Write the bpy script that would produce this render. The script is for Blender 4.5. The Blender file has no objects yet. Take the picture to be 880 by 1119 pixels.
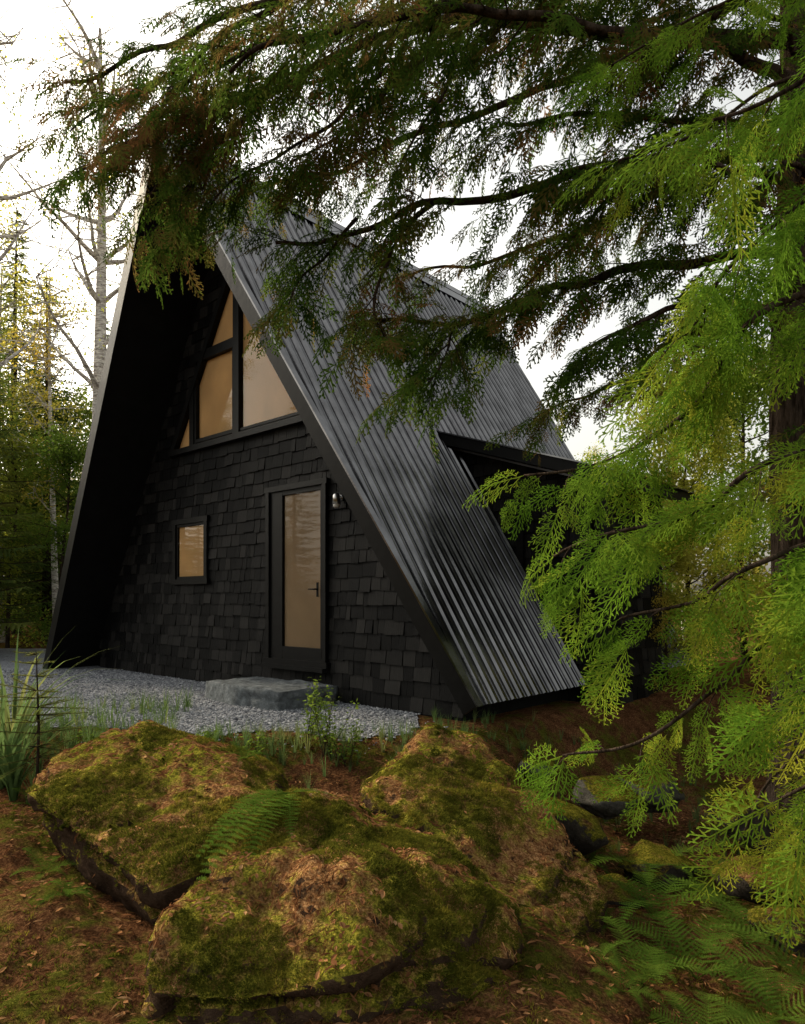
import bpy, bmesh, math, random
from mathutils import Vector, Matrix, noise
from mathutils.bvhtree import BVHTree
random.seed(7)
R=random.random
def U(a,b): return a+(b-a)*R()
scene=bpy.context.scene
# ---------------------------------------------------------------- helpers
class MB:
    def __init__(s): s.v=[];s.f=[];s.m=[]
    def add(s,vs,fs,m=0):
        o=len(s.v); s.v.extend([tuple(v) for v in vs]); s.f.extend([tuple(i+o for i in f) for f in fs]); s.m.extend([m]*len(fs))
    def hexa(s,p,m=0):  # p: 4 bottom, 4 top
        s.add(p,[(0,3,2,1),(4,5,6,7),(0,1,5,4),(1,2,6,5),(2,3,7,6),(3,0,4,7)],m)
    def tube(s,pts,rad,n=8,m=0,cap=True):
        pts=[Vector(p) for p in pts]; k=len(pts); vs=[]; fs=[]
        ref=Vector((0.3,0.2,1)).normalized()
        for i,p in enumerate(pts):
            d=(pts[min(i+1,k-1)]-pts[max(i-1,0)]).normalized()
            a=d.cross(ref)
            if a.length<.1: a=d.cross(Vector((1,0,0)))
            a.normalize(); b=d.cross(a)
            for j in range(n):
                t=2*math.pi*j/n
                vs.append(p+(a*math.cos(t)+b*math.sin(t))*rad[i])
        for i in range(k-1):
            for j in range(n):
                fs.append((i*n+j,i*n+(j+1)%n,(i+1)*n+(j+1)%n,(i+1)*n+j))
        if cap: fs.append(tuple(range(n))[::-1]); fs.append(tuple((k-1)*n+j for j in range(n)))
        s.add(vs,fs,m)
    def obj(s,name,mats,parent=None,smooth=False,link=True):
        me=bpy.data.meshes.new(name); me.from_pydata(s.v,[],s.f)
        for x in (mats if isinstance(mats,list) else [mats]): me.materials.append(x)
        me.polygons.foreach_set('material_index',s.m)
        if smooth: me.polygons.foreach_set('use_smooth',[True]*len(s.f))
        me.update()
        ob=bpy.data.objects.new(name,me)
        if link: scene.collection.objects.link(ob)
        if parent: ob.parent=parent
        return ob
def empty(name,loc=(0,0,0)):
    e=bpy.data.objects.new(name,None); e.empty_display_size=.3; scene.collection.objects.link(e); return e
def smooth01(a,b,x):
    t=max(0,min(1,(x-a)/(b-a))); return t*t*(3-2*t)
def cat(pts,n=6):
    pts=[Vector(p) for p in pts]; P=[pts[0]*2-pts[1]]+pts+[pts[-1]*2-pts[-2]]; out=[]
    for i in range(1,len(P)-2):
        for k in range(n):
            t=k/n; a,b,c,d=P[i-1],P[i],P[i+1],P[i+2]
            out.append(.5*((2*b)+(c-a)*t+(2*a-5*b+4*c-d)*t*t+(3*b-a-3*c+d)*t**3))
    out.append(pts[-1]); return out
# ---------------------------------------------------------------- materials
def mat(name):
    m=bpy.data.materials.new(name); m.use_nodes=True; nt=m.node_tree; nt.nodes.clear()
    out=nt.nodes.new('ShaderNodeOutputMaterial'); return m,nt,out
def N(nt,t): return nt.nodes.new(t)
def ramp(nt,fac,stops):
    r=nt.nodes.new('ShaderNodeValToRGB'); e=r.color_ramp.elements
    while len(e)<len(stops): e.new(.5)
    for i,(p,c) in enumerate(stops): e[i].position=p; e[i].color=(c[0],c[1],c[2],1)
    nt.links.new(fac,r.inputs[0]); return r
def mixc(nt,f,a,b):
    m=nt.nodes.new('ShaderNodeMix'); m.data_type='RGBA'
    for s,x in ((m.inputs[0],f),(m.inputs[6],a),(m.inputs[7],b)):
        if hasattr(x,'links'): nt.links.new(x,s)
        elif isinstance(x,(int,float)): s.default_value=x
        else: s.default_value=(x[0],x[1],x[2],1)
    return m.outputs[2]
def math_(nt,op,a,b=0.0,clamp=False):
    m=nt.nodes.new('ShaderNodeMath'); m.operation=op; m.use_clamp=clamp
    for s,x in ((m.inputs[0],a),(m.inputs[1],b)):
        if hasattr(x,'links'): nt.links.new(x,s)
        else: s.default_value=x
    return m.outputs[0]
def noise_(nt,scale,detail=4,rough=.6,vec=None):
    n=nt.nodes.new('ShaderNodeTexNoise'); n.inputs['Scale'].default_value=scale; n.inputs['Detail'].default_value=detail; n.inputs['Roughness'].default_value=rough
    if vec is None:
        g=nt.nodes.new('ShaderNodeNewGeometry'); vec=g.outputs['Position']
    nt.links.new(vec,n.inputs['Vector']); return n.outputs['Fac']
def bump(nt,h,strength,dist=.02):
    b=nt.nodes.new('ShaderNodeBump'); b.inputs['Strength'].default_value=strength; b.inputs['Distance'].default_value=dist
    nt.links.new(h,b.inputs['Height']); return b.outputs[0]
def simple(name,col,rough=.6,metal=0,nscale=None,var=.3,bmp=0,spec=.5):
    m,nt,out=mat(name); p=nt.nodes.new('ShaderNodeBsdfPrincipled')
    p.inputs['Base Color'].default_value=(*col,1); p.inputs['Roughness'].default_value=rough; p.inputs['Metallic'].default_value=metal
    p.inputs['Specular IOR Level'].default_value=spec
    if nscale:
        f=noise_(nt,nscale,3)
        r=ramp(nt,f,[(.3,[c*(1-var) for c in col]),(.7,[c*(1+var) for c in col])])
        nt.links.new(r.outputs[0],p.inputs['Base Color'])
        if bmp: nt.links.new(bump(nt,f,bmp),p.inputs['Normal'])
    nt.links.new(p.outputs[0],out.inputs[0]); return m
def leafmat(name,cols,trans=.4,nscale=.8,hue=.492):
    m,nt,out=mat(name)
    oi=nt.nodes.new('ShaderNodeObjectInfo'); g=nt.nodes.new('ShaderNodeNewGeometry'); at=nt.nodes.new('ShaderNodeAttribute'); at.attribute_name='irnd'
    nz=noise_(nt,nscale,1)
    a=math_(nt,'MULTIPLY',math_(nt,'ADD',oi.outputs['Random'],at.outputs['Fac']),.5)
    b=math_(nt,'MULTIPLY',g.outputs['Random Per Island'],.2)
    c=math_(nt,'SUBTRACT',nz,.5); c=math_(nt,'MULTIPLY',c,1.3)
    s=math_(nt,'ADD',math_(nt,'ADD',a,b),c); s=math_(nt,'ADD',s,.1,True)
    r=ramp(nt,s,[(i/(max(1,len(cols)-1)),cc) for i,cc in enumerate(cols)])
    p=N(nt,'ShaderNodeBsdfDiffuse')
    t=N(nt,'ShaderNodeBsdfTranslucent'); mx=N(nt,'ShaderNodeMixShader'); mx.inputs[0].default_value=trans
    nt.links.new(r.outputs[0],p.inputs[0])
    hs=N(nt,'ShaderNodeHueSaturation'); hs.inputs['Value'].default_value=1.5; hs.inputs['Hue'].default_value=hue
    nt.links.new(r.outputs[0],hs.inputs['Color']); nt.links.new(hs.outputs[0],t.inputs[0])
    nt.links.new(p.outputs[0],mx.inputs[1]); nt.links.new(t.outputs[0],mx.inputs[2]); nt.links.new(mx.outputs[0],out.inputs[0])
    return m
def shingle_mat():
    m,nt,out=mat('black_shingle'); g=nt.nodes.new('ShaderNodeNewGeometry')
    tc=nt.nodes.new('ShaderNodeTexCoord'); mp=nt.nodes.new('ShaderNodeMapping'); mp.inputs['Scale'].default_value=(40,40,3)
    nt.links.new(tc.outputs['Object'],mp.inputs[0]); gr=noise_(nt,1.5,4,.6,mp.outputs[0])
    f=math_(nt,'ADD',math_(nt,'MULTIPLY',g.outputs['Random Per Island'],.75),math_(nt,'MULTIPLY',gr,.45),True)
    r=ramp(nt,f,[(.1,(.0018,.0018,.002)),(.6,(.0048,.0048,.0048)),(1,(.02,.019,.018))])
    p=nt.nodes.new('ShaderNodeBsdfPrincipled'); p.inputs['Roughness'].default_value=.6; p.inputs['Specular IOR Level'].default_value=.08
    nt.links.new(r.outputs[0],p.inputs['Base Color']); nt.links.new(bump(nt,gr,.9,.008),p.inputs['Normal'])
    nt.links.new(p.outputs[0],out.inputs[0]); return m
M_sh=shingle_mat()
M_trim=simple('black_trim',(.004,.004,.004),.45,nscale=12,bmp=.08,spec=.12)
M_soffit=simple('black_soffit',(.005,.005,.0052),.6,nscale=5,bmp=.15,spec=.1)
M_found=simple('dark_foundation',(.007,.0068,.0065),.8,nscale=9,bmp=.4,spec=.1)
def roof_mat():
    m,nt,out=mat('black_metal_roof'); p=nt.nodes.new('ShaderNodeBsdfPrincipled')
    f=noise_(nt,3,4,.6); f2=noise_(nt,45,2,.5)
    r=ramp(nt,f,[(.35,(.1,.1,.102)),(.7,(.185,.185,.19))]); nt.links.new(r.outputs[0],p.inputs['Base Color'])
    rr=nt.nodes.new('ShaderNodeMapRange'); rr.inputs[3].default_value=.1; rr.inputs[4].default_value=.25; nt.links.new(f,rr.inputs[0]); nt.links.new(rr.outputs[0],p.inputs['Roughness'])
    p.inputs['Metallic'].default_value=1
    nt.links.new(bump(nt,f2,.06,.01),p.inputs['Normal']); nt.links.new(p.outputs[0],out.inputs[0]); return m
M_roof=roof_mat()
def glass_mat():
    m,nt,out=mat('window_glass'); t=N(nt,'ShaderNodeBsdfTransparent'); g=N(nt,'ShaderNodeBsdfGlossy'); g.inputs['Roughness'].default_value=.02
    t.inputs[0].default_value=(.93,.93,.91,1)
    lw=N(nt,'ShaderNodeFresnel'); lw.inputs[0].default_value=1.35; mx=N(nt,'ShaderNodeMixShader')
    nt.links.new(lw.outputs[0],mx.inputs[0]); nt.links.new(t.outputs[0],mx.inputs[1]); nt.links.new(g.outputs[0],mx.inputs[2]); nt.links.new(mx.outputs[0],out.inputs[0]); return m
M_glass=glass_mat()
M_blind=simple('beige_blind',(.6,.37,.16),.8,nscale=1.2,var=.18)
M_blind2=simple('grey_blind',(.32,.22,.13),.8,nscale=1.2,var=.2)
M_steel=simple('brushed_steel',(.4,.4,.4),.3,1.0,nscale=20,var=.1)
M_flash=simple('flashing',(.12,.12,.125),.4,.5,nscale=5)
def rock_mat(name,rockc,mosslo=.25,brown=.5,k=1.):
    m,nt,out=mat(name); g=nt.nodes.new('ShaderNodeNewGeometry'); sx=nt.nodes.new('ShaderNodeSeparateXYZ'); nt.links.new(g.outputs['True Normal'],sx.inputs[0])
    n1=noise_(nt,2.2,3,.65); n2=noise_(nt,11,4,.7); n3=noise_(nt,80,3,.8)
    up=math_(nt,'ADD',sx.outputs['Z'],math_(nt,'MULTIPLY',math_(nt,'SUBTRACT',n2,.5),1.2))
    up=math_(nt,'ADD',up,math_(nt,'MULTIPLY',math_(nt,'SUBTRACT',n1,.5),.8))
    mr=nt.nodes.new('ShaderNodeMapRange'); mr.inputs[1].default_value=mosslo; mr.inputs[2].default_value=mosslo+.2; nt.links.new(up,mr.inputs[0])
    rock=ramp(nt,n2,[(.3,[c*.45 for c in rockc]),(.55,rockc),(.75,[c*1.8 for c in rockc])])
    moss=ramp(nt,n3,[(.32,(.035*k,.04*k,.005*k)),(.5,(.12*k,.115*k,.015*k)),(.68,(.3*k,.25*k,.035*k))])
    need=ramp(nt,n3,[(.32,(.08*k,.034*k,.013*k)),(.5,(.26*k,.125*k,.05*k)),(.68,(.5*k,.3*k,.14*k))])
    bm=nt.nodes.new('ShaderNodeMapRange'); bm.inputs[1].default_value=brown-.05; bm.inputs[2].default_value=brown+.05
    mm=math_(nt,'ADD',math_(nt,'MULTIPLY',n1,.55),math_(nt,'MULTIPLY',n2,.45)); nt.links.new(mm,bm.inputs[0])
    cov=mixc(nt,bm.outputs[0],need.outputs[0],moss.outputs[0])
    dk=nt.nodes.new('ShaderNodeMapRange'); dk.inputs[1].default_value=.35; dk.inputs[2].default_value=.6; dk.inputs[3].default_value=.4; dk.inputs[4].default_value=1.15; nt.links.new(n2,dk.inputs[0])
    cmb=nt.nodes.new('ShaderNodeVectorMath'); cmb.operation='SCALE'; nt.links.new(cov,cmb.inputs[0]); nt.links.new(dk.outputs[0],cmb.inputs['Scale'])
    col=mixc(nt,mr.outputs[0],rock.outputs[0],cmb.outputs[0])
    p=nt.nodes.new('ShaderNodeBsdfDiffuse')
    nt.links.new(col,p.inputs[0])
    h=math_(nt,'ADD',math_(nt,'MULTIPLY',n3,.6),n2); nt.links.new(bump(nt,h,1.,.035),p.inputs['Normal'])
    nt.links.new(p.outputs[0],out.inputs[0]); return m
M_rock=rock_mat('mossy_rock',(.06,.038,.025),.3,.49,1.25)
M_rock2=rock_mat('bare_rock',(.08,.076,.066),.6,.4,.8)
M_rock3=rock_mat('dark_mossy_rock',(.04,.034,.028),.35,.42,.75)
M_slab=rock_mat('grey_stone',(.15,.165,.175),3.5,.5)
def ground_mat():
    m,nt,out=mat('forest_floor'); n1=noise_(nt,1.3,4,.65); n2=noise_(nt,9,4,.7); n3=noise_(nt,70,4,.8)
    soil=ramp(nt,n3,[(.3,(.028,.013,.007)),(.5,(.125,.056,.026)),(.7,(.33,.17,.08))])
    moss=ramp(nt,n3,[(.3,(.022,.028,.004)),(.55,(.08,.082,.013)),(.75,(.19,.165,.03))])
    f=math_(nt,'ADD',math_(nt,'MULTIPLY',n1,.6),math_(nt,'MULTIPLY',n2,.4)); mr=nt.nodes.new('ShaderNodeMapRange'); mr.inputs[1].default_value=.48; mr.inputs[2].default_value=.57; nt.links.new(f,mr.inputs[0])
    col=mixc(nt,mr.outputs[0],soil.outputs[0],moss.outputs[0])
    dk=nt.nodes.new('ShaderNodeMapRange'); dk.inputs[1].default_value=.35; dk.inputs[2].default_value=.62; dk.inputs[3].default_value=.45; dk.inputs[4].default_value=1.2; nt.links.new(n2,dk.inputs[0])
    cmb=nt.nodes.new('ShaderNodeVectorMath'); cmb.operation='SCALE'; nt.links.new(col,cmb.inputs[0]); nt.links.new(dk.outputs[0],cmb.inputs['Scale'])
    p=nt.nodes.new('ShaderNodeBsdfDiffuse')
    nt.links.new(cmb.outputs[0],p.inputs[0]); h=math_(nt,'ADD',n2,math_(nt,'MULTIPLY',n3,.6)); nt.links.new(bump(nt,h,1.,.05),p.inputs['Normal'])
    nt.links.new(p.outputs[0],out.inputs[0]); return m
M_ground=ground_mat()
def gravel_mat():
    m,nt,out=mat('gravel'); g=nt.nodes.new('ShaderNodeNewGeometry'); v=nt.nodes.new('ShaderNodeTexVoronoi'); v.inputs['Scale'].default_value=55; nt.links.new(g.outputs['Position'],v.inputs['Vector'])
    sx=nt.nodes.new('ShaderNodeSeparateColor'); nt.links.new(v.outputs['Color'],sx.inputs[0]); n1=noise_(nt,1.5,3)
    f=math_(nt,'ADD',math_(nt,'MULTIPLY',sx.outputs[0],.7),math_(nt,'MULTIPLY',n1,.4))
    r=ramp(nt,f,[(.1,(.08,.085,.1)),(.5,(.18,.19,.21)),(.95,(.32,.33,.355))])
    p=nt.nodes.new('ShaderNodeBsdfDiffuse')
    nt.links.new(r.outputs[0],p.inputs[0]); h=math_(nt,'SUBTRACT',1,v.outputs['Distance']); nt.links.new(bump(nt,h,.8,.02),p.inputs['Normal'])
    nt.links.new(p.outputs[0],out.inputs[0]); return m
M_gravel=gravel_mat()
def stone_bit():
    m,nt,out=mat('gravel_stone'); oi=nt.nodes.new('ShaderNodeObjectInfo'); r=ramp(nt,oi.outputs['Random'],[(0,(.09,.095,.11)),(.5,(.2,.21,.23)),(1,(.38,.39,.41))])
    p=nt.nodes.new('ShaderNodeBsdfDiffuse'); nt.links.new(r.outputs[0],p.inputs[0]); nt.links.new(p.outputs[0],out.inputs[0]); return m
M_gstone=stone_bit()
def bark_mat(name,c1,c2,sc=(9,9,2),b=1.):
    m,nt,out=mat(name); g=nt.nodes.new('ShaderNodeNewGeometry'); mp=nt.nodes.new('ShaderNodeMapping'); mp.inputs['Scale'].default_value=sc
    nt.links.new(g.outputs['Position'],mp.inputs[0]); f=noise_(nt,2.5,4,.65,mp.outputs[0]); r=ramp(nt,f,[(.38,c1),(.62,c2)])
    p=nt.nodes.new('ShaderNodeBsdfDiffuse'); nt.links.new(r.outputs[0],p.inputs[0]); nt.links.new(bump(nt,f,b,.04),p.inputs['Normal'])
    nt.links.new(p.outputs[0],out.inputs[0]); return m
M_bark=bark_mat('cedar_bark',(.018,.013,.009),(.065,.048,.036))
M_birch=bark_mat('birch_bark',(.2,.17,.15),(.75,.72,.66),(3,3,14),.3)
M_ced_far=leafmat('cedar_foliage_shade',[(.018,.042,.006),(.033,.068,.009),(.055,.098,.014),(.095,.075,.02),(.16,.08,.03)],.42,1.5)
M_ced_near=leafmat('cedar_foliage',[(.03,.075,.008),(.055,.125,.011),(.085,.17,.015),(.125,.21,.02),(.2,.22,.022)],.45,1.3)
M_spruce=leafmat('spruce_needles',[(.045,.075,.02),(.08,.12,.03),(.15,.17,.04),(.22,.2,.05)],.45,.5)  # needle greens lightened and yellowed, standing in for haze
M_yellow=leafmat('autumn_leaves',[(.14,.19,.03),(.25,.28,.04),(.4,.37,.06),(.42,.3,.05)],.55,.4)
M_green=leafmat('broad_leaves',[(.07,.13,.02),(.14,.2,.03),(.26,.26,.045)],.5,.5)
M_fern=leafmat('fern_frond',[(.035,.075,.01),(.06,.11,.014),(.11,.16,.024)],.4,1.5)
M_grass=leafmat('grass_blade',[(.05,.09,.025),(.09,.15,.05),(.2,.2,.07)],.4,1.5)
M_moss=leafmat('moss_tuft',[(.03,.042,.006),(.1,.1,.014),(.26,.21,.03)],.3,2)
M_litter=leafmat('dead_leaf',[(.05,.022,.01),(.17,.075,.032),(.3,.15,.065),(.36,.24,.12)],.15,3)
# ---------------------------------------------------------------- instancing
def frame(d,n):
    y=Vector(d).normalized(); z=Vector(n); z=z-y*z.dot(y)
    if z.length<1e-3: z=Vector((1,0,0))-y*y.x
    z.normalize(); x=y.cross(z)
    return Matrix((x,y,z)).transposed().to_euler()
def instancer(name,data,coll,parent=None,realize=False):
    me=bpy.data.meshes.new(name); me.from_pydata([tuple(d[0]) for d in data],[],[])
    a=me.attributes.new('irot','FLOAT_VECTOR','POINT'); a.data.foreach_set('vector',[c for d in data for c in d[1]])
    a=me.attributes.new('iscl','FLOAT','POINT'); a.data.foreach_set('value',[d[2] for d in data])
    a=me.attributes.new('iidx','INT','POINT'); a.data.foreach_set('value',[d[3] for d in data])
    if realize: a=me.attributes.new('irnd','FLOAT','POINT'); a.data.foreach_set('value',[R() for d in data])
    ob=bpy.data.objects.new(name,me); scene.collection.objects.link(ob)
    if parent: ob.parent=parent
    ng=bpy.data.node_groups.new(name+'_scatter','GeometryNodeTree')
    ng.interface.new_socket('Geometry',in_out='INPUT',socket_type='NodeSocketGeometry'); ng.interface.new_socket('Geometry',in_out='OUTPUT',socket_type='NodeSocketGeometry')
    gi=ng.nodes.new('NodeGroupInput'); go=ng.nodes.new('NodeGroupOutput'); ip=ng.nodes.new('GeometryNodeInstanceOnPoints'); ci=ng.nodes.new('GeometryNodeCollectionInfo')
    ci.inputs['Collection'].default_value=coll; ci.inputs['Separate Children'].default_value=True; ci.inputs['Reset Children'].default_value=True
    ng.links.new(gi.outputs[0],ip.inputs['Points']); ng.links.new(ci.outputs[0],ip.inputs['Instance']); ip.inputs['Pick Instance'].default_value=True
    for nm,ty,sk in (('irot','FLOAT_VECTOR','Rotation'),('iscl','FLOAT','Scale'),('iidx','INT','Instance Index')):
        na=ng.nodes.new('GeometryNodeInputNamedAttribute'); na.data_type=ty; na.inputs[0].default_value=nm
        o=[o for o in na.outputs if o.enabled and o.name=='Attribute'][0]; ng.links.new(o,ip.inputs[sk])
    last=ip.outputs[0]
    if realize:
        rz=ng.nodes.new('GeometryNodeRealizeInstances'); ng.links.new(last,rz.inputs[0]); last=rz.outputs[0]
    ng.links.new(last,go.inputs[0])
    md=ob.modifiers.new('scatter','NODES'); md.node_group=ng
    return ob
def coll(name,objs):
    c=bpy.data.collections.new(name)
    for o in objs: c.objects.link(o)
    return c
# ---------------------------------------------------------------- camera
FPX=750.
cam_d=bpy.data.cameras.new('camera'); cam=bpy.data.objects.new('camera',cam_d); scene.collection.objects.link(cam); scene.camera=cam
cam_d.sensor_fit='HORIZONTAL'; cam_d.sensor_width=36; cam_d.lens=36*FPX/880; cam_d.shift_y=95.5/880; cam_d.clip_end=2000; cam_d.clip_start=.05
cam.location=(0,0,0); cam.rotation_euler=(math.radians(90),0,0)
# ---------------------------------------------------------------- light
SUN_AZ=math.radians(-55); SUN_EL=math.radians(32)
w=bpy.data.worlds.new('World'); scene.world=w; w.use_nodes=True; nt=w.node_tree; bg=nt.nodes['Background']
sky=nt.nodes.new('ShaderNodeTexSky'); sky.sky_type='NISHITA'; sky.sun_disc=False; sky.sun_elevation=SUN_EL; sky.sun_rotation=SUN_AZ%(2*math.pi); sky.dust_density=5; sky.air_density=1.5; sky.ozone_density=1
hs=nt.nodes.new('ShaderNodeHueSaturation'); hs.inputs['Saturation'].default_value=.25; hs.inputs['Value'].default_value=1.95
tint=nt.nodes.new('ShaderNodeMix'); tint.data_type='RGBA'; tint.blend_type='MULTIPLY'; tint.inputs[0].default_value=1; tint.inputs[7].default_value=(1,.965,.88,1)
nt.links.new(sky.outputs[0],hs.inputs['Color']); nt.links.new(hs.outputs[0],tint.inputs[6]); nt.links.new(tint.outputs[2],bg.inputs[0]); bg.inputs[1].default_value=.15
sd=bpy.data.lights.new('sun','SUN'); sd.energy=5; sd.angle=math.radians(4); sd.color=(1,.82,.56)
so=bpy.data.objects.new('sun',sd); scene.collection.objects.link(so)
sv=Vector((math.sin(SUN_AZ)*math.cos(SUN_EL),math.cos(SUN_AZ)*math.cos(SUN_EL),math.sin(SUN_EL)))
so.rotation_euler=sv.to_track_quat('Z','Y').to_euler()
# ---------------------------------------------------------------- terrain
def H(x,y):
    near=smooth01(4.7,6.0,y-.9*min(3,max(0,x-.1))-.4*min(4,max(0,-x-2)))
    z=-1.6+.41*near-.3*smooth01(.4,1.5,x)*(1-near)
    n=noise.noise(Vector((x*1.1,y*1.1,0)))*.09+noise.noise(Vector((x*3.3,y*3.3,3)))*.055+noise.noise(Vector((x*11,y*11,5)))*.022
    far=smooth01(14,40,math.hypot(x,y))
    z+=n*(1-near)+far*(noise.noise(Vector((x*.04,y*.04,9)))*2.5)
    z+=.25*math.exp(-((x+2.6)**2/.5+(y-4.2)**2/.8))+.16*math.exp(-((x+1.75)**2/.12+(y-3.3)**2/.12))
    return z
def axis(lo,hi,step,far,g):
    a=[lo]
    while a[-1]<hi: a.append(a[-1]+step)
    s=step
    while a[-1]<far: s*=g; a.append(a[-1]+s)
    s=step; b=[lo]
    while b[-1]>-far: s*=g; b.append(b[-1]-s)
    return b[:0:-1]+a
xs=axis(-3.5,3.5,.04,600,1.16); ys=axis(1.8,7.2,.04,600,1.16)
mb=MB(); vs=[(x,y,H(x,y)) for y in ys for x in xs]; nx=len(xs)
fs=[(j*nx+i,j*nx+i+1,(j+1)*nx+i+1,(j+1)*nx+i) for j in range(len(ys)-1) for i in range(nx-1)]
mb.add(vs,fs); mb.obj('ground',M_ground,smooth=True)
def gravel_ok(x,y):
    ye=6.0+.35*max(0,-x-2)+.35*noise.noise(Vector((x*1.3,2,7)))+.1*noise.noise(Vector((x*6,2,7)))
    if y<ye or x<-10: return False
    e=(x+1.29)*.669+(y-8.4)*.743; s=(x+1.29)*.743-(y-8.4)*.669
    if x>.15+.2*noise.noise(Vector((y*3,0,0))) and s>1.5+ (x) : return False
    return (e<.05 or s<-6.5) and y<16 and x<.45
mb=MB(); st=.07; gx=[-10+i*st for i in range(151)]; gy=[5.6+i*st for i in range(150)]
idx={}
def gv(i,j):
    if (i,j) not in idx:
        x,y=gx[i],gy[j]; idx[(i,j)]=len(mb.v); mb.v.append((x,y,H(x,y)+.012+.008*noise.noise(Vector((x*3,y*3,1)))))
    return idx[(i,j)]
for i in range(150):
    for j in range(149):
        if gravel_ok(gx[i]+st/2,gy[j]+st/2): mb.f.append((gv(i,j),gv(i+1,j),gv(i+1,j+1),gv(i,j+1))); mb.m.append(0)
mb.obj('gravel_path',M_gravel,smooth=True)
def stone_tpl(name,seed,m,r=.012,sub=1):
    bm=bmesh.new(); bmesh.ops.create_icosphere(bm,subdivisions=sub,radius=1)
    for v in bm.verts:
        v.co*=1+.35*noise.noise(v.co*1.3+Vector((seed*9,0,0))); v.co.z*=.65; v.co.x*=1.2
        v.co*=r
    me=bpy.data.meshes.new(name); bm.to_mesh(me); me.materials.append(m); return bpy.data.objects.new(name,me)
c_st=coll('gravel_templates',[stone_tpl('pebble_%d'%i,i,M_gstone) for i in range(3)])
dat=[]
while len(dat)<24000:
    y=U(5.6,11.5)if R()<.8 else U(5.6,7.5); x=U(-7,.5)
    if gravel_ok(x,y) or (R()<.05 and y<6.6 and x>-3): dat.append(((x,y,H(x,y)+.017),(U(-.5,.5),U(-.5,.5),U(0,6)),U(.4,1.1) if R()<.98 else U(1.3,2.2),random.randint(0,2)))
instancer('gravel_stones',dat,c_st)
# ---------------------------------------------------------------- house
C=-1.4; TOP=5.83; TAN=1.6
def hp(s,e,z): return Vector((-1.29+.743*s+.669*e, 8.4-.669*s+.743*e, z))
house=empty('a_frame_house')
nR=Vector((.743*math.sin(math.atan(TAN)),-.669*math.sin(math.atan(TAN)),math.cos(math.atan(TAN))))
nL=Vector((-nR.x,-nR.y,nR.z))
EZ=-.95; HW=(TOP-EZ)/TAN; EZL=-1.22; HWL=(TOP-EZL)/TAN
def ehw(sign): return (EZ,HW) if sign>0 else (EZL,HWL)
def slab(name,sign,fe,be,n,th,mt):
    ez,hw=ehw(sign)
    mb=MB(); t=[hp(C,-1.1,TOP),hp(C,6.0,TOP),hp(C+sign*hw,be,ez),hp(C+sign*hw,fe,ez)]
    mb.hexa([p-n*th for p in t]+t); return mb.obj(name,mt,house)
slab('roof_slab_right',1,-.25,5.4,nR,.15,M_soffit)
slab('roof_slab_left',-1,-.75,5.4,nL,.15,M_soffit)
def metal(name,sign,fe,be,n):
    ez,hw=ehw(sign)
    mb=MB(); per=.15; prof=[]; e=-1.1
    while e<6.0:
        for de,h in ((0,0),(.035,0.0),(.045,.007),(.055,0.0),(.09,0),(.102,.026),(.122,.026),(.134,0)): prof.append((e+de,h))
        e+=per
    prof=[p for p in prof if p[0]<=6.0]
    prev=None
    for (e,h) in prof:
        lf=1.0
        if e<fe: lf=max(.0,(e+1.1)/(fe+1.1))
        if e>be: lf=max(.0,(6.0-e)/(6.0-be))
        a=hp(C,e,TOP)+n*(.012+h); b=hp(C+sign*hw*lf*1.006,e,TOP-(TOP-ez)*lf*1.006)+n*(.012+h)
        if prev:
            p,q=prev
            mb.add([p,a,p.lerp(q,.5),a.lerp(b,.5),q,b],[(0,1,3,2),(2,3,5,4)])
        prev=(a,b)
    return mb.obj(name,M_roof,house)
metal('metal_roof_right',1,-.25,5.4,nR); metal('metal_roof_left',-1,-.75,5.4,nL)
bb=Vector((.669,.743,0))
def barge(name,sign,fe,n,th,m,off,e0=-1.1):
    ez,hw=ehw(sign)
    mb=MB(); a=hp(C,e0,TOP+.03); b=hp(C+sign*hw*1.01,fe,ez-.04)
    mb.hexa([a-n*th-bb*.04+n*off,b-n*th-bb*.04+n*off,b-n*th+n*off,a-n*th+n*off,a-bb*.04+n*off,b-bb*.04+n*off,b+n*off,a+n*off],0); return mb.obj(name,m,house)
barge('barge_board_right',1,-.25,nR,.17,M_trim,.02); barge('barge_board_left',-1,-.75,nL,.2,M_trim,.02)
mb=MB()
a=hp(C,-1.13,TOP);b=hp(C,6.03,TOP)
for sgn,n in ((1,nR),(-1,nL)):
    off=n*.05; dn=(hp(C+sgn*.18,0,TOP-.18*TAN)-hp(C,0,TOP))
    mb.add([a+off+Vector((0,0,.03)),b+off+Vector((0,0,.03)),b+off+dn,a+off+dn],[(0,1,2,3)])
mb.obj('ridge_cap',M_roof,house)
mb=MB()
a=hp(C,-1.14,TOP)+nR*.05; b=hp(C+HW*1.01,-.29,EZ-.05)+nR*.05
mb.hexa([a-nR*.02,b-nR*.02,b-nR*.02+bb*.08,a-nR*.02+bb*.08,a,b,b+bb*.08,a+bb*.08]); mb.obj('edge_flashing',M_roof,house)
def prism(mb,poly,e0,e1,m=0):
    k=len(poly); vs=[hp(s,e0,z) for s,z in poly]+[hp(s,e1,z) for s,z in poly]
    fs=[tuple(range(k)),tuple(range(2*k-1,k-1,-1))]+[(i,i+k,(i+1)%k+k,(i+1)%k) for i in range(k)]
    mb.add(vs,fs,m)
mb=MB(); prism(mb,[(C-3.95,-1.7),(C+3.95,-1.7),(C+3.95,-.65),(C,5.55),(C-3.95,-.65)],0,5.2); mb.obj('walls',M_found,house)
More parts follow.
